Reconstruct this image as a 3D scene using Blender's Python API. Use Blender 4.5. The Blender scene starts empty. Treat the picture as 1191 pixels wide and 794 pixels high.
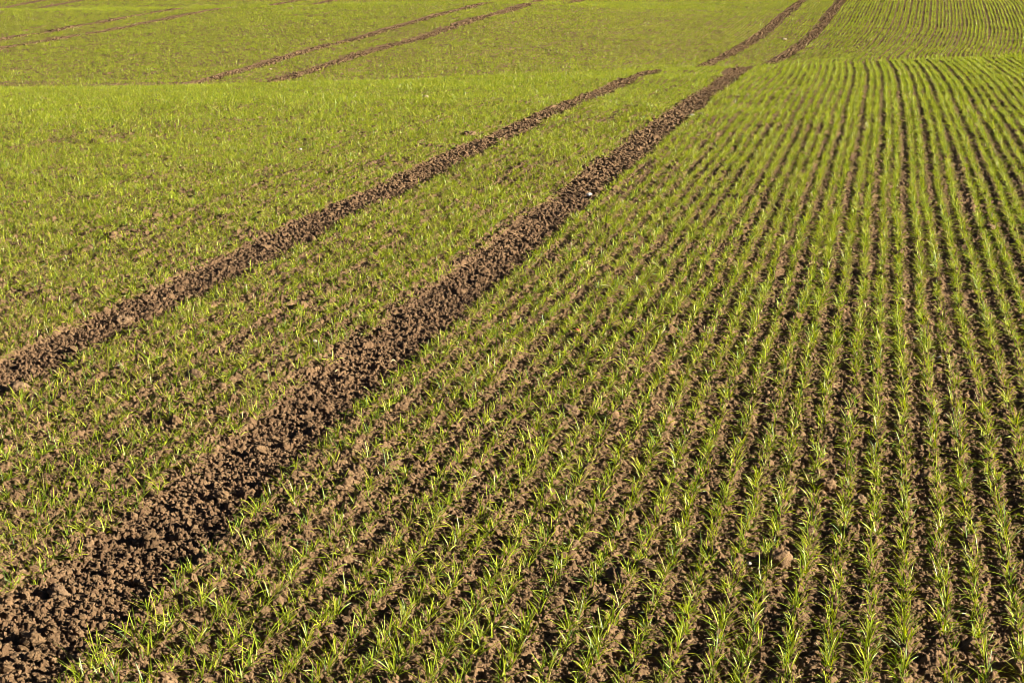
import bpy, math
import numpy as np

rng = np.random.default_rng(7)
F32 = np.float32

# ------------------------------------------------------------------ scene
scene = bpy.context.scene
col = scene.collection
world = bpy.data.worlds.new("World")
scene.world = world
world.use_nodes = True
scene.view_settings.view_transform = 'Standard'
scene.view_settings.look = 'None'
scene.view_settings.gamma = 1.0
scene.view_settings.exposure = 2.0

# ------------------------------------------------------------------ camera model (pixel numbers are those of the 1191 x 794 photograph)
PW, PH = 1191.0, 794.0
LENS = 70.0
FP = LENS / 36.0 * PW
YH = -60.0                      # level horizon, above the top of the frame
XV = 1040.0                     # where the drill rows converge
PITCH = math.atan((PH / 2 - YH) / FP)
YAW = math.atan((XV - PW / 2) * math.cos(PITCH) / FP)
CAM = np.array([0.0, 0.0, 2.30])
fwd = np.array([-math.sin(YAW) * math.cos(PITCH), math.cos(YAW) * math.cos(PITCH), -math.sin(PITCH)])
right = np.array([math.cos(YAW), math.sin(YAW), 0.0])
up = np.cross(right, fwd)

cam_d = bpy.data.cameras.new("camera")
cam_d.lens = LENS
cam_d.sensor_width = 36.0
cam_d.clip_start = 0.1
cam_d.clip_end = 3000.0
cam = bpy.data.objects.new("camera", cam_d)
cam.location = CAM
cam.rotation_euler = (math.pi / 2 - PITCH, 0.0, YAW)
col.objects.link(cam)
scene.camera = cam


def project(P):
    d = P - CAM
    z = d @ fwd
    return PW / 2 + FP * (d @ right) / z, PH / 2 - FP * (d @ up) / z, z


def unproject(x, y, s):
    """pixel + local scale (pixels per metre) -> point"""
    return CAM + fwd * (FP / s) + right * ((x - PW / 2) / s) + up * ((PH / 2 - y) / s)


# ------------------------------------------------------------------ noise
def hsh(ix, iy, seed):
    with np.errstate(over='ignore'):
        h = (ix.astype(np.int64) & 0xffffffff).astype(np.uint32) * np.uint32(374761393) \
            + (iy.astype(np.int64) & 0xffffffff).astype(np.uint32) * np.uint32(668265263) \
            + np.uint32((seed * 2246822519) & 0xffffffff)
        h = (h ^ (h >> np.uint32(13))) * np.uint32(1274126177)
        h = (h ^ (h >> np.uint32(15))) * np.uint32(2246822519)
        h = h ^ (h >> np.uint32(16))
    return h.astype(F32) * F32(1.0 / 4294967296.0)


def vnoise(x, y, seed=0):
    fx, fy = np.floor(x), np.floor(y)
    ix, iy = fx.astype(np.int64), fy.astype(np.int64)
    u, v = (x - fx).astype(F32), (y - fy).astype(F32)
    u = u * u * u * (u * (u * 6 - 15) + 10)
    v = v * v * v * (v * (v * 6 - 15) + 10)
    a = hsh(ix, iy, seed); b = hsh(ix + 1, iy, seed)
    c = hsh(ix, iy + 1, seed); d = hsh(ix + 1, iy + 1, seed)
    return (a + (b - a) * u) * (1 - v) + (c + (d - c) * u) * v          # 0..1


def fbm(x, y, seed, octs=3):
    r, a, t = 0.0, 1.0, 0.0
    for k in range(octs):
        r = r + a * vnoise(x * 2.03 ** k + 17.3 * k, y * 2.03 ** k - 9.1 * k, seed + k)
        t += a
        a *= 0.5
    return r / t


def lumps(x, y, cell, prob, seed, wob):
    """height of half-buried rounded lumps, one at most per cell"""
    gx, gy = x / cell, y / cell
    bx, by = np.floor(gx).astype(np.int64), np.floor(gy).astype(np.int64)
    out = np.zeros(x.shape, F32)
    for ox in (-1, 0, 1):
        for oy in (-1, 0, 1):
            cx, cy = bx + ox, by + oy
            jx = hsh(cx, cy, seed); jy = hsh(cx, cy, seed + 1)
            e = hsh(cx, cy, seed + 2)
            R = 0.30 + 0.45 * hsh(cx, cy, seed + 3)
            an = hsh(cx, cy, seed + 4) * 3.1416
            dx = (gx - cx - jx).astype(F32); dy = (gy - cy - jy).astype(F32)
            ca, sa = np.cos(an), np.sin(an)
            px = dx * ca + dy * sa; py = (-dx * sa + dy * ca) * 1.35
            d = (px * px + py * py) / (R * R) * (0.65 + 0.7 * wob)
            h = np.sqrt(np.maximum(0, 1 - d)) * R * (0.34 + 0.40 * jx)
            out = np.maximum(out, np.where(e < prob, h, 0))
    return out * F32(cell)


# ------------------------------------------------------------------ terrain
def pchip(xk, yk, x):
    xk = np.asarray(xk, float); yk = np.asarray(yk, float)
    h = np.diff(xk); dl = np.diff(yk) / h
    m = np.zeros(len(xk))
    for i in range(1, len(xk) - 1):
        if dl[i - 1] * dl[i] > 0:
            w1 = 2 * h[i] + h[i - 1]; w2 = h[i] + 2 * h[i - 1]
            m[i] = (w1 + w2) / (w1 / dl[i - 1] + w2 / dl[i])
    m[0], m[-1] = dl[0], dl[-1]
    x = np.clip(x, xk[0], xk[-1])
    i = np.clip(np.searchsorted(xk, x) - 1, 0, len(xk) - 2)
    t = (x - xk[i]) / h[i]
    return ((2 * t ** 3 - 3 * t ** 2 + 1) * yk[i] + (t ** 3 - 2 * t ** 2 + t) * h[i] * m[i]
            + (-2 * t ** 3 + 3 * t ** 2) * yk[i + 1] + (t ** 3 - t ** 2) * h[i] * m[i + 1])


# height profiles of the rolling field along the drill rows, one per lateral offset
DK = [6.3, 10.5, 19, 26, 31, 35, 38, 40, 42, 45, 49, 56, 63, 70, 75, 79, 83, 87, 91, 95, 110, 150, 260]
PROF = {
    15: [-2.3, -2.25, -2.1, -2.0, -1.92, -1.86, -1.84, -1.86, -2.0, -2.3, -2.55, -2.6, -2.4, -2.2, -2.05, -1.9, -1.75, -1.6, -1.45, -1.4, -1.2, -.5, 4],
    3: [-2.32, -2.26, -2.2, -2.15, -2.14, -2.12, -2.12, -2.14, -2.32, -2.65, -2.92, -2.97, -2.76, -2.45, -2.23, -2.08, -1.98, -1.9, -1.85, -1.8, -1.5, -.5, 4],
    0: [-2.32, -2.26, -2.2, -2.18, -2.20, -2.24, -2.28, -2.32, -2.41, -2.70, -2.97, -3.02, -2.80, -2.48, -2.25, -2.1, -2.0, -1.9, -1.85, -1.8, -1.5, -.5, 4],
    -3.7: [-2.32, -2.27, -2.23, -2.25, -2.29, -2.35, -2.41, -2.455, -2.53, -2.86, -3.25, -3.29, -3.06, -2.80, -2.63, -2.53, -2.43, -2.35, -2.28, -2.22, -1.9, -.8, 4],
    -16: [-2.4, -2.4, -2.5, -2.53, -2.60, -2.71, -2.77, -2.84, -2.97, -3.18, -3.34, -3.12, -2.82, -2.46, -2.30, -2.18, -2.36, -2.44, -2.36, -2.2, -1.9, -.8, 4],
    -28: [-2.5, -2.5, -2.55, -2.6, -2.70, -2.82, -2.89, -2.97, -3.08, -3.25, -3.38, -3.27, -3.02, -2.73, -2.53, -2.40, -2.58, -2.70, -2.56, -2.40, -1.9, -.8, 4],
    -45: [-2.6, -2.6, -2.65, -2.7, -2.72, -2.74, -2.80, -2.88, -3.02, -3.24, -3.42, -3.3, -3.05, -2.78, -2.58, -2.45, -2.70, -2.82, -2.66, -2.40, -1.9, -.8, 4],
}
TX0, TY0, TS = -70.0, -12.0, 0.5
txs = np.arange(TX0, 40.01, TS)
tys = np.arange(TY0, 262.0, TS)
_cols, _cx = [], []
for X in sorted(PROF):
    ys, zs = [], []
    for D, z in zip(DK, PROF[X]):
        s = FP / D
        p = unproject(XV + X * s, YH - z * s, s)
        ys.append(p[1]); zs.append(p[2])
    ys.insert(0, -12.0); zs.insert(0, zs[0])
    o = np.argsort(ys)
    _cols.append(pchip(np.array(ys)[o], np.array(zs)[o], tys)); _cx.append(X / math.cos(YAW) * 0.965)
_cols = np.array(_cols)
TAB = np.empty((len(tys), len(txs)))
for j in range(len(tys)):
    TAB[j] = pchip(_cx, _cols[:, j], txs)
_k = np.exp(-0.5 * (np.arange(-6, 7) * TS / 0.6) ** 2); _k /= _k.sum()
_p = np.pad(TAB, ((6, 6), (0, 0)), mode='edge')
TAB = sum(_k[i] * _p[i:i + len(tys)] for i in range(13))
_k = np.exp(-0.5 * (np.arange(-6, 7) * TS / 1.4) ** 2); _k /= _k.sum()
_p = np.pad(TAB, ((0, 0), (6, 6)), mode='edge')
TAB = sum(_k[i] * _p[:, i:i + len(txs)] for i in range(13))


def macro(x, y):
    gx = np.clip((x - TX0) / TS, 0, len(txs) - 1.001); gy = np.clip((y - TY0) / TS, 0, len(tys) - 1.001)
    ix = gx.astype(int); iy = gy.astype(int)
    u = gx - ix; v = gy - iy
    z = (TAB[iy, ix] * (1 - u) + TAB[iy, ix + 1] * u) * (1 - v) + (TAB[iy + 1, ix] * (1 - u) + TAB[iy + 1, ix + 1] * u) * v
    return z + np.maximum(0, y - 250) * 0.02


SH_Y = [-20, 20, 30, 36, 43, 50, 56, 62, 68, 78, 90, 110, 200]
SH_X = [0, 0, -.02, -.08, -.25, -.52, -.48, -.05, .28, .52, .72, 1.0, 1.6]


def shift(y):
    return pchip(SH_Y, SH_X, np.asarray(y, float))


ROW = 0.1235
TRAMS = [-3.645, -15.45, -27.2, -39.0, -50.8]
GAUGE = 1.80
TRACK_X = [m + s * GAUGE / 2 for m in TRAMS for s in (1, -1)]
HALF = 0.215


def track_dist(x, y):
    """signed distance to the edge of the nearest wheel track (negative = inside)"""
    xs = x - shift(y)
    d = np.full(np.shape(x), 99.0)
    for k, t in enumerate(TRACK_X):
        e = np.abs(xs - t) - HALF - np.where(y > 45.5, .02 if k < 2 else .05, 0)
        d = np.minimum(d, e if k < 2 else np.where(y > 45.5, e, 99.0))        # the outer tramlines start behind the crest
    return d


def smooth(e0, e1, x):
    t = np.clip((x - e0) / (e1 - e0), 0, 1)
    return t * t * (3 - 2 * t)


def ground(x, y):
    """height of the worked soil with its clods"""
    x = np.asarray(x, float); y = np.asarray(y, float)
    z = macro(x, y)
    xs = x - shift(y)
    td = track_dist(x, y) + 0.05 * (vnoise(x * 9, y * 7, 71) - 0.5)
    tr = 1 - smooth(-0.06, 0.05, td)
    z = z - 0.020 * tr + 0.002 * np.exp(-(td / 0.06) ** 2)                      # sunken rut with raised shoulders
    z = z + (1 - tr) * 0.007 * np.cos(xs / ROW * 2 * math.pi) * 0.8             # seed drill ridges
    z = z + 0.030 * (fbm(x * 2.2, y * 2.2, 11, 2) - 0.5) + 0.05 * (vnoise(x * .5, y * .5, 19) - .5)
    z = z + smooth(41, 47, y) * .04 * (fbm(x * 5.5, y * 4.0, 23, 2) - .5)       # extra relief added on the far slope for its small shadows
    wob = fbm(x * 70, y * 70, 31, 2)
    wob2 = vnoise(x * 160, y * 160, 37)
    big = lumps(x, y, 0.070, 0.11, 101, wob)
    mid = lumps(x, y, 0.028, 0.50, 131, wob)
    sml = lumps(x, y, 0.014, 0.80, 161, wob2)
    h = np.maximum(big * 0.95, mid * 1.25) + 1.4 * sml
    h = h + 0.018 * (fbm(x * 34, y * 34, 53, 2) - .5) + 0.014 * (wob - 0.5) + 0.009 * (wob2 - 0.5)
    return z + h * (0.95 + 0.25 * tr)


# ------------------------------------------------------------------ helpers
def tag(o, label=None, cat=None, group=None, kind=None):
    if label: o['label'] = label
    if cat: o['category'] = cat
    if group: o['group'] = group
    if kind: o['kind'] = kind
    return o


def mesh_from(name, verts, loops, counts, mat, smooth_sh=False, colr=None):
    me = bpy.data.meshes.new(name)
    me.vertices.add(len(verts))
    me.vertices.foreach_set('co', np.ascontiguousarray(verts, F32).ravel())
    me.loops.add(len(loops))
    me.loops.foreach_set('vertex_index', np.ascontiguousarray(loops, np.int32))
    starts = np.zeros(len(counts), np.int32)
    starts[1:] = np.cumsum(counts)[:-1]
    me.polygons.add(len(counts))
    me.polygons.foreach_set('loop_start', starts)
    me.update(calc_edges=True)
    if smooth_sh:
        me.polygons.foreach_set('use_smooth', np.ones(len(counts), bool))
    else:
        me.polygons.foreach_set('use_smooth', np.zeros(len(counts), bool))
    if colr is not None:
        at = me.color_attributes.new('tint', 'FLOAT_COLOR', 'POINT')
        c = np.ones((len(verts), 4), F32); c[:, :3] = colr
        at.data.foreach_set('color', c.ravel())
    me.materials.append(mat)
    return me


def link(name, me, loc=(0, 0, 0)):
    o = bpy.data.objects.new(name, me)
    o.location = loc
    col.objects.link(o)
    return o


# ------------------------------------------------------------------ materials
def new_mat(name):
    m = bpy.data.materials.new(name); m.use_nodes = True
    nt = m.node_tree; nt.nodes.clear()
    out = nt.nodes.new('ShaderNodeOutputMaterial')
    return m, nt, out


def soil_material(name, c0, c1, c2, green=None):
    m, nt, out = new_mat(name)
    N, L = nt.nodes, nt.links
    bs = N.new('ShaderNodeBsdfPrincipled'); bs.inputs['Roughness'].default_value = 0.95
    bs.inputs['Specular IOR Level'].default_value = 0.15
    geo = N.new('ShaderNodeNewGeometry')
    n1 = N.new('ShaderNodeTexNoise'); n1.inputs['Scale'].default_value = 26; n1.inputs['Detail'].default_value = 5; n1.inputs['Roughness'].default_value = .7
    n2 = N.new('ShaderNodeTexNoise'); n2.inputs['Scale'].default_value = 1.3; n2.inputs['Detail'].default_value = 4
    n3 = N.new('ShaderNodeTexNoise'); n3.inputs['Scale'].default_value = 160; n3.inputs['Detail'].default_value = 4
    for n in (n1, n2, n3): L.new(geo.outputs['Position'], n.inputs['Vector'])
    r = N.new('ShaderNodeValToRGB'); e = r.color_ramp.elements
    e[0].position = .30; e[0].color = (*c0, 1); e[1].position = .70; e[1].color = (*c2, 1)
    k = e.new(.5); k.color = (*c1, 1)
    L.new(n1.outputs['Fac'], r.inputs['Fac'])
    r2 = N.new('ShaderNodeMapRange'); r2.inputs[1].default_value = .3; r2.inputs[2].default_value = .7; r2.inputs[3].default_value = .82; r2.inputs[4].default_value = 1.14
    L.new(n2.outputs['Fac'], r2.inputs[0])
    mul = N.new('ShaderNodeMix'); mul.data_type = 'RGBA'; mul.blend_type = 'MULTIPLY'; mul.inputs[0].default_value = 1
    L.new(r.outputs['Color'], mul.inputs[6])
    cmb = N.new('ShaderNodeCombineColor')
    for i in range(3): L.new(r2.outputs[0], cmb.inputs[i])
    L.new(cmb.outputs[0], mul.inputs[7])
    base = mul.outputs[2]
    if green:
        gm = N.new('ShaderNodeMix'); gm.data_type = 'RGBA'
        n4 = N.new('ShaderNodeTexNoise'); n4.inputs['Scale'].default_value = 6; n4.inputs['Detail'].default_value = 6
        L.new(geo.outputs['Position'], n4.inputs['Vector'])
        mr = N.new('ShaderNodeMapRange'); mr.inputs[1].default_value = .35; mr.inputs[2].default_value = .5
        L.new(n4.outputs['Fac'], mr.inputs[0]); L.new(mr.outputs[0], gm.inputs[0])
        L.new(base, gm.inputs[6]); gm.inputs[7].default_value = (*green, 1)
        base = gm.outputs[2]
    L.new(base, bs.inputs['Base Color'])
    bp = N.new('ShaderNodeBump'); bp.inputs['Strength'].default_value = .55; bp.inputs['Distance'].default_value = .006
    L.new(n3.outputs['Fac'], bp.inputs['Height']); L.new(bp.outputs[0], bs.inputs['Normal'])
    L.new(bs.outputs[0], out.inputs[0])
    return m


SOIL = soil_material('worked_soil', (.076, .043, .020), (.128, .076, .037), (.198, .125, .065))
SOILT = soil_material('track_soil', (.062, .034, .017), (.104, .060, .030), (.162, .100, .052))  # darker than the field soil: fine shadows among the clods put into the colour
CLOD = soil_material('clod_soil', (.076, .044, .021), (.125, .075, .037), (.185, .117, .061))
FARM = soil_material('field_cover', (.150, .087, .048), (.215, .128, .072), (.285, .175, .102), green=(.15, .20, .02))


def leaf_material():
    m, nt, out = new_mat('wheat_leaf')
    N, L = nt.nodes, nt.links
    at = N.new('ShaderNodeAttribute'); at.attribute_name = 'tint'
    bs = N.new('ShaderNodeBsdfPrincipled'); bs.inputs['Roughness'].default_value = .42
    bs.inputs['Specular IOR Level'].default_value = .45
    tl = N.new('ShaderNodeBsdfTranslucent')
    hs = N.new('ShaderNodeHueSaturation'); hs.inputs['Saturation'].default_value = 1.1; hs.inputs['Value'].default_value = 1.15
    L.new(at.outputs['Color'], bs.inputs['Base Color'])
    L.new(at.outputs['Color'], hs.inputs['Color']); L.new(hs.outputs[0], tl.inputs['Color'])
    mx = N.new('ShaderNodeMixShader'); mx.inputs[0].default_value = .40
    L.new(bs.outputs[0], mx.inputs[1]); L.new(tl.outputs[0], mx.inputs[2])
    L.new(mx.outputs[0], out.inputs[0])
    return m


LEAF = leaf_material()


def plain(name, c, rough=.8, var=.25):
    m, nt, out = new_mat(name)
    N, L = nt.nodes, nt.links
    bs = N.new('ShaderNodeBsdfPrincipled'); bs.inputs['Roughness'].default_value = rough
    tc = N.new('ShaderNodeTexCoord')
    n = N.new('ShaderNodeTexNoise'); n.inputs['Scale'].default_value = 40; n.inputs['Detail'].default_value = 4
    L.new(tc.outputs['Object'], n.inputs['Vector'])
    r = N.new('ShaderNodeValToRGB'); e = r.color_ramp.elements
    e[0].position = .3; e[0].color = (*[v * (1 - var) for v in c], 1); e[1].position = .7; e[1].color = (*[min(1, v * (1 + var)) for v in c], 1)
    L.new(n.outputs['Fac'], r.inputs['Fac']); L.new(r.outputs[0], bs.inputs['Base Color'])
    L.new(bs.outputs[0], out.inputs[0])
    return m


# ------------------------------------------------------------------ ground meshes
NX = 1750
Y0, Y1 = 4.3, 125.0


def grid_rows():
    ys = [Y0]
    while ys[-1] < Y1:
        y = ys[-1]
        ys.append(y + (0.00085 * y if y < 12 else 0.00125 * y if y < 40 else 0.0014 * y))
    return np.array(ys)


gys = grid_rows()
NY = len(gys)
tt = np.linspace(0, 1, NX)


def lo_x(y): return -(0.475 * y + 1.3)
def hi_x(y): return 0.095 * y + 1.3


GX = lo_x(gys)[:, None] + (hi_x(gys) - lo_x(gys))[:, None] * tt[None, :]
GY = np.repeat(gys[:, None], NX, 1)
GZ = np.empty_like(GX)
for j in range(0, NY, 200):
    GZ[j:j + 200] = ground(GX[j:j + 200], GY[j:j + 200])
V = np.stack([GX, GY, GZ], -1).reshape(-1, 3)
ids = np.arange(NX * NY).reshape(NY, NX)
quads = np.stack([ids[:-1, :-1], ids[:-1, 1:], ids[1:, 1:], ids[1:, :-1]], -1).reshape(-1, 4)
cx = 0.25 * (GX[:-1, :-1] + GX[:-1, 1:] + GX[1:, 1:] + GX[1:, :-1]).ravel()
cy = 0.5 * (GY[:-1, :-1] + GY[1:, 1:]).ravel()
edge = 0.05 * (vnoise(cx * 9, cy * 7, 71) - 0.5) + 0.04 * (vnoise(cx * 40, cy * 40, 72) - .5)
xs = cx - shift(cy)
which = np.full(len(cx), -1)
for k, t in enumerate(TRACK_X):
    which[((np.abs(xs - t) - HALF - np.where(cy > 45.5, .02 if k < 2 else .05, 0) + edge) < 0) & ((cy > 45.5) | (k < 2))] = k


def sub_mesh(name, mask, mat):
    q = quads[mask]
    u, inv = np.unique(q.ravel(), return_inverse=True)
    return mesh_from(name, V[u], inv.astype(np.int32), np.full(len(q), 4, np.int32), mat, True)


tag(link('field_soil', sub_mesh('field_soil', which < 0, SOIL)), 'brown crumbly ploughed soil of the rolling wheat field', 'soil', kind='structure')
track_txt = ['bare brown wheel track running from lower left corner to the crest, the nearer one',
             'bare brown wheel track left of the main one, parallel to it',
             'thin right-hand wheel track on the far slope, upper middle',
             'thin left-hand wheel track on the far slope, upper middle',
             'faint lower wheel track on the far slope at upper left',
             'faint upper wheel track on the far slope at upper left',
             'faint wheel track at the top left corner beyond the second crest',
             'faintest wheel track at the top left corner beyond the second crest',
             'faint outer wheel track', 'faint outer wheel track']
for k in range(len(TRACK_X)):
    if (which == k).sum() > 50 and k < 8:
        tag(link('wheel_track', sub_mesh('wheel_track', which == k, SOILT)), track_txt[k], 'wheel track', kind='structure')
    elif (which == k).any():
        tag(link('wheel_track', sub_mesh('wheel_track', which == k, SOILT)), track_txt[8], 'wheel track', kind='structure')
del V, quads, GX, GY, GZ, ids, cx, cy, edge, xs, which

# wide countryside round the detailed field
ax = np.unique(np.concatenate([np.linspace(-900, -90, 40), np.linspace(-90, 50, 150), np.linspace(50, 900, 40)]))
ay = np.unique(np.concatenate([np.linspace(-500, -12, 25), np.linspace(-12, 150, 170), np.linspace(150, 1200, 50)]))
AX, AY = np.meshgrid(ax, ay)
inside = (AX > lo_x(AY) + .05) & (AX < hi_x(AY) - .05) & (AY > Y0 + .1) & (AY < Y1 - .5)
AZ = macro(AX, AY) - np.where(inside, 0.30, 0.02)
ii = np.arange(AX.size).reshape(AX.shape)
qq = np.stack([ii[:-1, :-1], ii[:-1, 1:], ii[1:, 1:], ii[1:, :-1]], -1).reshape(-1, 4)
tag(link('terrain', mesh_from('terrain', np.stack([AX, AY, AZ], -1).reshape(-1, 3), qq.ravel(), np.full(len(qq), 4, np.int32), FARM, True)),
    'open farmland continuing round the field', 'terrain', kind='structure')


# ------------------------------------------------------------------ blades
def blades(base, az, L, th0, curl, w, nseg, twist, c_base, c_tip, flop=None):
    """ribbon leaves: (verts, loops, counts, colours) for N leaves"""
    n = len(base)
    t = np.linspace(0, 1, nseg + 1)
    tm = 0.5 * (t[1:] + t[:-1])
    ang = th0[:, None] + curl[:, None] * tm[None, :] ** 1.3
    ds = (L / nseg)[:, None]
    r = np.concatenate([np.zeros((n, 1)), np.cumsum(np.sin(ang) * ds, 1)], 1)
    h = np.concatenate([np.zeros((n, 1)), np.cumsum(np.cos(ang) * ds, 1)], 1)
    ca, sa = np.cos(az)[:, None], np.sin(az)[:, None]
    cen = np.stack([base[:, None, 0] + r * ca, base[:, None, 1] + r * sa, base[:, None, 2] + h], -1)
    wid = w[:, None] * 0.5 * np.minimum(1, 0.55 + 1.6 * t[None, :]) * np.sqrt(np.clip(1 - t[None, :] ** 2.2, 0, 1))
    ph = twist[:, None] * t[None, :]
    # side vector: horizontal perpendicular, twisted about the leaf axis
    a2 = np.concatenate([ang[:, :1], ang], 1)
    sx, sy = -sa * np.cos(ph), ca * np.cos(ph)
    nx, ny, nz = -np.cos(a2) * ca, -np.cos(a2) * sa, np.sin(a2)
    side = np.stack([sx + nx * np.sin(ph), sy + ny * np.sin(ph), nz * np.sin(ph)], -1)
    lft = cen[:, :-1] - side[:, :-1] * wid[:, :-1, None]
    rgt = cen[:, :-1] + side[:, :-1] * wid[:, :-1, None]
    verts = np.concatenate([np.stack([lft, rgt], 2).reshape(n, -1, 3), cen[:, -1:]], 1)     # 2*nseg + 1 each
    nv = 2 * nseg + 1
    f = []
    cnt = []
    for i in range(nseg - 1):
        f += [2 * i, 2 * i + 1, 2 * i + 3, 2 * i + 2]; cnt.append(4)
    f += [2 * nseg - 2, 2 * nseg - 1, 2 * nseg]; cnt.append(3)
    loops = (np.array(f)[None, :] + (np.arange(n) * nv)[:, None]).ravel()
    counts = np.tile(cnt, n)
    tv = np.concatenate([np.repeat(t[:-1], 2), [1.0]])
    colr = c_base[:, None, :] * (1 - tv[None, :, None]) + c_tip[:, None, :] * tv[None, :, None]
    return verts.reshape(-1, 3), loops, counts, colr.reshape(-1, 3)


def leaf_colours(n, g):
    a = g.random(n)[:, None]
    fresh = np.array([.225, .295, .014]); lime = np.array([.370, .400, .032]); deep = np.array([.070, .145, .014])
    b = np.where(a < .62, fresh + (lime - fresh) * (a / .62), fresh + (deep - fresh) * ((a - .62) / .38))
    b = b * (0.85 + 0.3 * g.random(n)[:, None])
    tip = b * np.array([1.15, 1.05, 1.0])
    dry = g.random(n) < .09
    tip[dry] = np.array([.34, .27, .10]); b[dry] = b[dry] * .5 + np.array([.15, .12, .03])
    return b, tip


def plant_blades(px, py, pz, nb, nseg, g, size=1.0, wide=1.0, lean=1.0):
    """nb leaves for each plant"""
    n = len(px) * nb
    rep = lambda a: np.repeat(a, nb)
    sz = rep(size * np.ones(len(px)) * g.uniform(.62, 1.3, len(px)))
    base = np.stack([rep(px) + g.normal(0, .004, n), rep(py) + g.normal(0, .005, n), rep(pz)], -1)
    k = np.tile(np.arange(nb), len(px))
    az = rep(g.random(len(px)) * 6.283) + k * 2.5 + g.normal(0, .45, n)
    inner = (k % nb) < max(1, nb // 2)
    L = sz * np.where(inner, g.uniform(.050, .090, n), g.uniform(.045, .088, n))
    th0 = np.where(inner, g.uniform(.10, .85, n), g.uniform(.65, 1.40, n)) * lean
    curl = np.where(inner, g.uniform(.1, .9, n), g.uniform(.2, 1.3, n)) * lean
    w = wide * g.uniform(.0028, .0048, n)
    cb, ct = leaf_colours(n, g)
    tone = rep(g.uniform(.66, 1.22, len(px)))[:, None]
    cb, ct = cb * tone, ct * tone
    return blades(base, az, L, th0, curl, w, nseg, g.normal(0, .9, n), cb, ct)


def join(parts):
    vs, ls, cs, ks, off = [], [], [], [], 0
    for v, l, c, k in parts:
        vs.append(v); ls.append(l + off); cs.append(c); ks.append(k); off += len(v)
    return np.concatenate(vs), np.concatenate(ls), np.concatenate(cs), np.concatenate(ks)


# ------------------------------------------------------------------ where the wheat stands
def row_jit(i):
    return (hsh(i, i * 0 + 5, 401) - .5) * 0.026


def row_x(i, y):
    wander = (vnoise(i * 0 + i // 6 * 3.7, y * .33, 411) - .5) * .035 + (vnoise(i * 1.7, y * .9, 413) - .5) * .016
    pair = np.where((i > -5) & (i < 10), .012 * (1 - 2 * (i % 2)), 0) * smooth(11, 19, y)     # worn coulters: wider gaps every second row
    return i * ROW + row_jit(i) + pair + wander + shift(y)


def vigour(i, x, y):
    """how well the crop has come up here, 0..1"""
    v = 1.0 - 0.45 * np.clip(fbm(x * .9, y * .5, 431, 3) - .58, 0, 1) * 3 * (1 - .7 * smooth(25, 45, y))
    streak = vnoise(i * 3.1, y * .16, 441)
    v = v - .45 * smooth(.84, .97, streak)
    v = v - .03 * (1 - smooth(7.0, 12, y)) * (1 - smooth(-2.4, -.6, x - shift(y)))
    # a thin strip beside the wheel track, and two skipped rows right of the middle
    xs = x - shift(y)
    v = v - .6 * np.exp(-((xs + 2.36) / .05) ** 2) * smooth(11, 13, y) * (1 - smooth(20, 24, y))
    v = v - .7 * np.exp(-((xs - 1.92) / .05) ** 2) * smooth(22, 25, y)
    return np.clip(v, 0.05, 1)


def stand(ya, yb, step, g, keep=1.0, margin=.2):
    """row positions between two distances -> row index, x, y"""
    i0 = int(math.floor(lo_x(yb) / ROW)) - 4; i1 = int(math.ceil((hi_x(yb)) / ROW)) + 10
    I = np.arange(i0, i1)
    J = np.arange(int((yb - ya) / step))
    I, J = np.meshgrid(I, J)
    I = I.ravel(); J = J.ravel()
    y = ya + (J + g.uniform(-.3, .3, len(J)) + .5) * step
    x0 = I * ROW
    ok = (x0 > lo_x(y) + margin - .5) & (x0 < hi_x(y) - margin + .5)
    I, y = I[ok], y[ok]
    x0 = row_x(I, y)
    x = x0 + g.normal(0, 1, len(y)) * (.007 + .015 * (1 - smooth(-3.0, -1.4, x0)) * (1 - smooth(28, 40, y)))
    ok = (x > lo_x(y) + margin) & (x < hi_x(y) - margin)
    td = track_dist(x, y) + .05 * (vnoise(x * 9, y * 7, 71) - .5) * 1.0
    ok &= td > g.uniform(-.012, .02, len(x))
    ok &= g.random(len(x)) < vigour(I, x, y) * keep
    return I[ok], x[ok], y[ok]


parts = []
# nearest field: tufts of two or three plants
TUFT = 0.047
ti, tx, ty = stand(4.6, 11.0, TUFT, rng)
tz = ground(tx, ty)
pxl, pyl, dep = project(np.stack([tx, ty, tz], -1))
inframe = (pxl > 4) & (pxl < PW - 4) & (pyl < PH - 3)
order = np.argsort(np.where(inframe, ty, 1e9))
single = order[:300]
mass = np.ones(len(tx), bool); mass[single] = False

for k in range(3):
    sel = mass & (rng.random(len(tx)) < (1.0, .9, .6)[k])
    n = sel.sum()
    ox = rng.normal(0, .008, n); oy = rng.uniform(-.03, .03, n)
    parts.append(plant_blades(tx[sel] + ox, ty[sel] + oy, tz[sel] - .006, 5, 5, rng))


def tufts(ya, yb, step, n_pl, nb, nseg, wide, lean, size, keep, spread, fine):
    i_, x_, y_ = stand(ya, yb, step, rng, keep)
    sz = size * (.62 + .70 * vnoise(x_ * 5.1, y_ * 3.3, 471)) * rng.uniform(.65, 1.3, len(x_))
    for q in range(n_pl):
        m = rng.random(len(x_)) < (1 if q == 0 else .85)
        x, y = x_[m] + rng.normal(0, .008, m.sum()), y_[m] + rng.uniform(-spread, spread, m.sum())
        z = ground(x, y) - .006 if fine else macro(x, y) + .006
        parts.append(plant_blades(x, y, z, nb, nseg, rng, size=sz[m], wide=wide, lean=lean))


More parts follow.
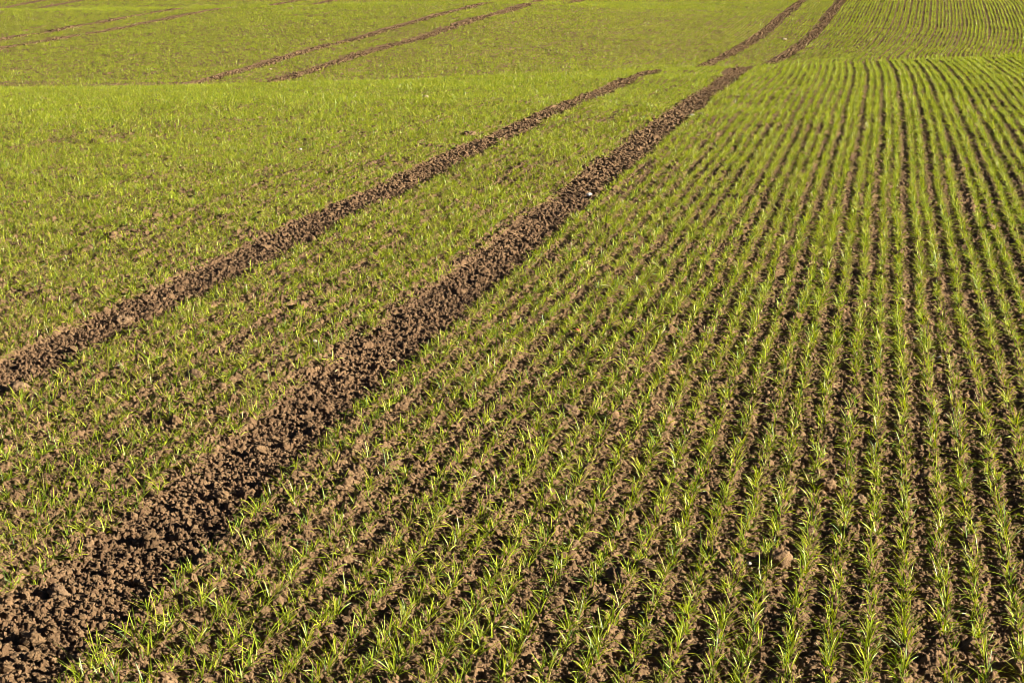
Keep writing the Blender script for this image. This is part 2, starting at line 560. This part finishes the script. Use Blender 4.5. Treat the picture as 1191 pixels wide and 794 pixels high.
tufts(11, 24, .036, 4, 5, 3, 1.05, 1.1, .88, .95, .018, True)
tufts(24, 41.5, .036, 3, 5, 3, 1.3, 1.1, .95, .92, .014, True)
tufts(41.5, 47, .16, 1, 6, 2, 2.4, .8, 1.0, 1, .01, False)                  # the hidden hollow
tufts(47, 66, .075, 1, 9, 2, 2.0, .9, 1.15, .86, .012, True)
tufts(66, 90, .085, 1, 8, 2, 2.4, .9, 1.2, .86, .012, True)
tufts(90, 118, .13, 1, 6, 2, 3.0, .9, 1.1, .85, .012, True)
v, l, c, k = join(parts)
print('wheat faces', len(c))
tag(link('wheat_crop', mesh_from('wheat_crop', v, l, c, LEAF, False, k)), 'young green wheat in drilled rows covering the rolling field', 'wheat', kind='stuff')
del parts, v, l, c, k

# the 300 nearest tufts, each an object of its own
STYLES = [('upright', .55, 1.0), ('splayed', 1.35, 1.0), ('leaning', 1.0, 1.05), ('short', .95, .72), ('tall', .75, 1.22)]
protos = []
for s_i, (sn, lean, size) in enumerate(STYLES):
    for q in range(8):
        n = 2 + (q % 3 > 0)
        g = np.random.default_rng(900 + s_i * 20 + q)
        oy = np.linspace(-.026, .026, n) + g.normal(0, .006, n)
        pr = plant_blades(g.normal(0, .008, n), oy, np.full(n, -.006), 5, 6, g, size=size, lean=lean)
        if sn == 'leaning':
            pr = (pr[0] + np.stack([pr[0][:, 2] * .45, pr[0][:, 2] * .1, 0 * pr[0][:, 2]], -1),) + pr[1:]
        me = mesh_from('wheat_tuft', pr[0], pr[1], pr[2], LEAF, False, pr[3])
        protos.append((s_i, me))
ORD = ['first', 'second', 'third', 'fourth', 'fifth', 'sixth', 'seventh', 'eighth', 'ninth', 'tenth', 'eleventh', 'twelfth',
       'thirteenth', 'fourteenth', 'fifteenth', 'sixteenth', 'seventeenth', 'eighteenth', 'nineteenth', 'twentieth',
       'twenty-first', 'twenty-second', 'twenty-third', 'twenty-fourth', 'twenty-fifth', 'twenty-sixth', 'twenty-seventh',
       'twenty-eighth', 'twenty-ninth', 'thirtieth', 'thirty-first', 'thirty-second', 'thirty-third', 'thirty-fourth', 'thirty-fifth', 'thirty-sixth']
rows_sorted = sorted(set(int(i) for i in ti[single]), reverse=True)
first = None
for r_no, row in enumerate(rows_sorted):
    mem = sorted([s for s in single if ti[s] == row], key=lambda s: ty[s])
    for n_no, s in enumerate(mem):
        s_i, me = protos[int(rng.integers(len(protos)))]
        if first is None:
            o = first = bpy.data.objects.new('wheat_tuft', me)
        else:
            o = first.copy(); o.data = me
        col.objects.link(o)
        o.location = (tx[s], ty[s], tz[s])
        o.rotation_euler = (0, 0, (math.pi if rng.random() < .5 else 0) + rng.normal(0, .25))
        sc = rng.uniform(.9, 1.12); o.scale = (sc, sc, sc)
        tag(o, '%s green wheat tuft, %s from the front in the %s drill row from the right' % (STYLES[s_i][0], ORD[n_no], ORD[r_no]),
            'wheat', 'wheat tufts nearest the camera')


# ------------------------------------------------------------------ clods and stones
def ico(sub):
    import bmesh
    bm = bmesh.new(); bmesh.ops.create_icosphere(bm, subdivisions=sub, radius=1.0)
    bm.verts.ensure_lookup_table()
    v = np.array([x.co[:] for x in bm.verts]); f = np.array([[x.index for x in q.verts] for q in bm.faces]); bm.free()
    return v, f


def n3(p, seed):
    return (vnoise(p[..., 0] + p[..., 2] * .71, p[..., 1] + p[..., 2] * .43, seed) + vnoise(p[..., 1] - p[..., 2] * .6 + 9, p[..., 2] + p[..., 0] * .5, seed + 1)) * .5 - .5


I1v, I1f = ico(1)
I4v, I4f = ico(4)

# loose crumbs lying on the soil: uncountable
def octa():
    v = [(1, 0, 0), (-1, 0, 0), (0, 1, 0), (0, -1, 0), (0, 0, 1), (0, 0, -1)]
    f0 = [(0, 2, 4), (2, 1, 4), (1, 3, 4), (3, 0, 4), (2, 0, 5), (1, 2, 5), (3, 1, 5), (0, 3, 5)]
    mid, f = {}, []
    def m(i, j):
        k = (min(i, j), max(i, j))
        if k not in mid:
            p = np.array(v[i]) + np.array(v[j]); p = p / np.linalg.norm(p)
            mid[k] = len(v); v.append(tuple(p))
        return mid[k]
    for i, j, k in f0:
        a_, b_, c_ = m(i, j), m(j, k), m(k, i)
        f += [(i, a_, c_), (a_, j, b_), (c_, b_, k), (a_, b_, c_)]
    return np.array(v), np.array(f)


OCv, OCf = octa()


def crumbs(n, ya, yb, pw, r0, sg, lo, hi, bv, bf, p_track, p_field):
    y = ya * (yb / ya) ** (rng.random(n) ** pw)
    x = lo_x(y) + .2 + (hi_x(y) - lo_x(y) - .4) * rng.random(n)
    if p_field < .02:                                                    # only in the wheel tracks
        x = np.array(TRACK_X)[rng.integers(0, 6, n)] + shift(y) + rng.uniform(-HALF, HALF, n)
    k = rng.random(n) < np.where(track_dist(x, y) < 0, p_track, p_field)
    x, y = x[k], y[k]
    n = len(x)
    r = np.clip(rng.lognormal(math.log(r0), sg, n), lo, hi)
    z = ground(x, y) + r * .22
    s3 = np.stack([r * rng.uniform(.85, 1.5, n), r * rng.uniform(.85, 1.3, n), r * rng.uniform(.55, .9, n)], -1)
    p = bv[None] * (1 + rng.normal(0, .19, (n, len(bv))))[..., None] * s3[:, None, :]
    tl = rng.normal(0, .3, n)[:, None]
    p = np.stack([p[..., 0] * np.cos(tl) - p[..., 2] * np.sin(tl), p[..., 1], p[..., 0] * np.sin(tl) + p[..., 2] * np.cos(tl)], -1)
    th = rng.random(n)[:, None] * 6.283
    p = np.stack([p[..., 0] * np.cos(th) - p[..., 1] * np.sin(th) + x[:, None], p[..., 0] * np.sin(th) + p[..., 1] * np.cos(th) + y[:, None], p[..., 2] + z[:, None]], -1)
    f = (bf[None] + (np.arange(n) * len(bv))[:, None, None]).reshape(-1)
    return p.reshape(-1, 3), f, np.full(n * len(bf), 3, np.int32), np.zeros((n * len(bv), 3))


cr = join([crumbs(30000, 4.8, 20, 1.2, .0090, .36, .006, .024, I1v, I1f, 1.0, .55),
           crumbs(110000, 4.8, 15, 1.15, .0056, .35, .0032, .011, OCv, OCf, 1.0, .75),
           crumbs(45000, 14, 40, .95, .0105, .35, .006, .026, OCv, OCf, 1.0, .25),
           crumbs(34000, 18, 50, .9, .0135, .35, .008, .032, OCv, OCf, 1.0, 0.0),
           crumbs(22000, 45, 100, .9, .027, .30, .016, .05, OCv, OCf, 1.0, 0.0)])
tag(link('soil_crumbs', mesh_from('soil_crumbs', cr[0], cr[1], cr[2], CLOD, False)),
    'loose brown crumbs of earth scattered over the soil and wheel tracks', 'soil crumbs', kind='stuff')
del cr


def on_ground(x, y):
    """the point of the smooth field seen at a photograph pixel"""
    d = fwd + right * ((x - PW / 2) / FP) + up * ((PH / 2 - y) / FP)
    t = np.geomspace(4, 130, 6000)
    P = CAM + d[None] * t[:, None]
    hit = np.argmax(P[:, 2] < macro(P[:, 0], P[:, 1]) + .02)
    return P[hit]


def clod_mesh(name, seed, r, flat, mat, rough=.55):
    v = I4v.copy()
    d = 1 + rough * n3(v * 1.6 + seed * 3.1, seed) + rough * .55 * n3(v * 4.2 + seed, seed + 7) + rough * .42 * n3(v * 10 + seed, seed + 11) + rough * .25 * n3(v * 21 + seed, seed + 13)
    v = v * d[:, None] * np.array([1.15, 1.0, flat]) * r
    return mesh_from(name, v, I4f.ravel(), np.full(len(I4f), 3, np.int32), mat, True)


def put(name, px, py, r, flat, mat, label, cat, seed, sink=.25, group=None, rough=.95):
    p = on_ground(px, py)
    g = float(ground(np.array([p[0]]), np.array([p[1]]))[0])
    m0 = float(macro(np.array([p[0]]), np.array([p[1]]))[0])
    o = link(name, clod_mesh(name, seed, r, flat, mat, rough), (p[0], p[1], .5 * g + .5 * (m0 + .02) + r * flat * sink))
    o.rotation_euler = (0, 0, seed * 1.3)
    return tag(o, label, cat, group)


PALECLOD = soil_material('pale_clod', (.105, .062, .033), (.140, .088, .047), (.185, .119, .067))
CL = 'large earth clods lying between the rows'
for a in [
    (906, 652, .040, .85, CLOD, 'large rounded brown clod between two rows at lower right, casting a black shadow', 61),
    (718, 674, .042, .80, CLOD, 'large dark brown clod at lower centre, the taller of two close together', 62),
    (705, 696, .030, .60, PALECLOD, 'flat-topped clod just in front of the dark clod at lower centre', 63),
    (68, 685, .032, .75, PALECLOD, 'pale clod beside wheat on the left edge of the near wheel track', 64),
    (36, 737, .030, .70, CLOD, 'broad lumpy clod in the wheel track at the bottom left corner', 65),
    (40, 757, .022, .70, CLOD, 'brown clod in the wheel track just below the broad lumpy one', 66),
    (546, 551, .034, .70, PALECLOD, 'pale reddish clod among wheat at the middle of the lower half', 67),
    (660, 586, .026, .75, CLOD, 'small round clod among the rows below the picture centre', 68),
    (664, 632, .026, .80, PALECLOD, 'small pale clod up-field of the dark clod at lower centre', 69),
    (961, 562, .032, .80, CLOD, 'round clod touching a row in the lower right part', 70),
    (999, 580, .028, .75, PALECLOD, 'small tan clod right of the round clod in the lower right part', 71),
    (750, 656, .034, .65, PALECLOD, 'tan clod right of and behind the dark clod at lower centre', 72),
    (1151, 264, .045, .55, PALECLOD, 'pale flat clod near the right edge above mid height', 73),
    (131, 276, .060, .60, CLOD, 'rounded clod in the wheat at left above the far wheel track', 74),
    (227, 437, .045, .70, PALECLOD, 'pinkish clod in the wheat between the two wheel tracks', 75),
    (141, 370, .050, .55, PALECLOD, 'pale clod on the upper edge of the left wheel track', 76),
    (662, 478, .040, .65, PALECLOD, 'tan clod among wheat right of the near wheel track', 77),
    (22, 448, .045, .60, PALECLOD, 'pale clod in the left wheel track near the left edge', 78),
    (545, 156, .090, .50, PALECLOD, 'brown clod in the wheat just left of the left wheel track, towards the crest', 79),
    (1157, 68, .045, .60, PALECLOD, 'orange-brown clod on the crest near the right edge', 80),
    (175, 622, .030, .70, CLOD, 'brown clod on the wheel track shoulder at lower left', 81),
    (258, 572, .028, .75, CLOD, 'knobbly clod in the middle of the near wheel track', 82),
    (300, 520, .030, .70, CLOD, 'clod in the near wheel track, farther up than the knobbly one', 83),
    (832, 640, .026, .75, CLOD, 'small clod two rows left of the large rounded one', 84),
]:
    put('earth_clod', *a[:4], a[4], a[5], 'clod', a[6], .30, CL)

CHALK = plain('chalk_stone', (.42, .40, .37), .7)
WHITE = plain('white_stone', (.30, .27, .22), .8)
BUFF = plain('buff_stone', (.24, .18, .10), .7)
RED = plain('red_stone', (.30, .06, .03), .7)
SG = 'small pale stones on the field'
for a in [
    (685, 223, .026, .6, CHALK, 'small white stone lying in the near wheel track', 21),
    (138, 426, .018, .6, WHITE, 'white stone between the two wheel tracks at left', 22),
    (366, 396, .014, .6, WHITE, 'white stone in the wheat left of the near wheel track', 23),
    (1048, 350, .022, .8, BUFF, 'round buff stone between rows on the right, at mid height', 24),
    (1093, 417, .015, .7, WHITE, 'pale stone between rows on the right, below mid height', 25),
    (671, 383, .018, .7, RED, 'small red stone among wheat right of the near wheel track', 26),
    (805, 136, .042, .7, WHITE, 'white stone high in the near wheel track, close to the crest', 27),
    (871, 654, .011, .6, WHITE, 'tiny white stone beside the large rounded clod at lower right', 28),
    (912, 47, .085, .7, BUFF, 'yellowish stone on the far slope between the two wheel tracks', 29),
    (495, 113, .050, .8, BUFF, 'buff stone in the wheat just in front of the crest', 30),
    (349, 173, .022, .7, WHITE, 'whitish stone in the wheat at upper left', 31),
    (314, 81, .040, .7, BUFF, 'pale stone beside the thin wheel track on the far slope', 32),
    (1036, 364, .013, .7, BUFF, 'tiny yellow stone just left of the round buff stone', 33),
]:
    put('field_stone', *a[:4], a[4], a[5], 'stone', a[6], .35, SG, .35)

STRAW = plain('dry_straw', (.36, .28, .13), .6)


def straw(px, py, ln, az, label, seed):
    p = on_ground(px, py)
    g = np.random.default_rng(seed)
    t = np.linspace(-.5, .5, 9)
    ctr = np.stack([t * ln * math.cos(az), t * ln * math.sin(az) + .012 * np.sin(t * 4), .012 * np.sin(t * 7 + seed)], -1)
    a = np.linspace(0, 6.283, 7)[:-1]
    dirn = np.array([math.cos(az), math.sin(az), 0]); sd = np.array([-dirn[1], dirn[0], 0])
    ring = np.cos(a)[:, None] * sd[None] + np.sin(a)[:, None] * np.array([0, 0, 1.0])[None]
    rr = .0042 * (1 - .3 * (t + .5)) * (1 + .25 * (np.arange(9) == 4))
    v = (ctr[:, None] + ring[None] * rr[:, None, None]).reshape(-1, 3)
    loops, cnt = [], []
    for i in range(8):
        for j in range(6):
            loops += [i * 6 + j, i * 6 + (j + 1) % 6, (i + 1) * 6 + (j + 1) % 6, (i + 1) * 6 + j]; cnt.append(4)
    loops += list(range(5, -1, -1)) + list(range(48, 54)); cnt += [6, 6]
    z = float(np.max(ground(p[0] + ctr[:, 0], p[1] + ctr[:, 1]))) + .002
    tag(link('straw_stalk', mesh_from('straw_stalk', v, np.array(loops), np.array(cnt, np.int32), STRAW, True), (p[0], p[1], z)), label, 'straw')


straw(456, 415, .055, .35, 'short pale straw stalk lying across the near wheel track', 1)
straw(392, 426, .06, .5, 'pale straw stalk at the left edge of the near wheel track', 2)
straw(622, 620, .05, 2.4, 'yellow straw stalk lying among the rows at lower centre', 3)
straw(1010, 720, .045, 1.0, 'yellow straw stalk between rows at lower right', 4)

# ------------------------------------------------------------------ light
SUN_EL = math.radians(18)
hx, hy = right[:2], np.array([-math.sin(YAW), math.cos(YAW)])
B = math.radians(16)                                        # sun stands to the right, a little behind the camera
sh = hx * math.cos(B) - hy * math.sin(B)
sun_vec = np.array([sh[0] * math.cos(SUN_EL), sh[1] * math.cos(SUN_EL), math.sin(SUN_EL)])
sd = bpy.data.lights.new('sun', 'SUN')
sd.energy = 5.0
sd.angle = math.radians(.5)
sd.color = (1.0, .93, .80)
so = bpy.data.objects.new('sun', sd)
from mathutils import Vector
so.rotation_euler = Vector(sun_vec).to_track_quat('Z', 'Y').to_euler()
so.location = (20, -10, 30)
col.objects.link(so)

nt = world.node_tree
nt.nodes.clear()
sky = nt.nodes.new('ShaderNodeTexSky')
sky.sky_type = 'NISHITA'
sky.sun_disc = False
sky.sun_elevation = SUN_EL
sky.sun_rotation = math.atan2(sh[0], sh[1])
sky.air_density = .12
sky.dust_density = .05
bg = nt.nodes.new('ShaderNodeBackground'); bg.inputs['Strength'].default_value = .05
wo = nt.nodes.new('ShaderNodeOutputWorld')
nt.links.new(sky.outputs[0], bg.inputs['Color']); nt.links.new(bg.outputs[0], wo.inputs[0])

scene.cycles.max_bounces = 4
scene.cycles.diffuse_bounces = 1
scene.cycles.filter_width = 0.75
scene.cycles.transmission_bounces = 3
scene.cycles.use_adaptive_sampling = False
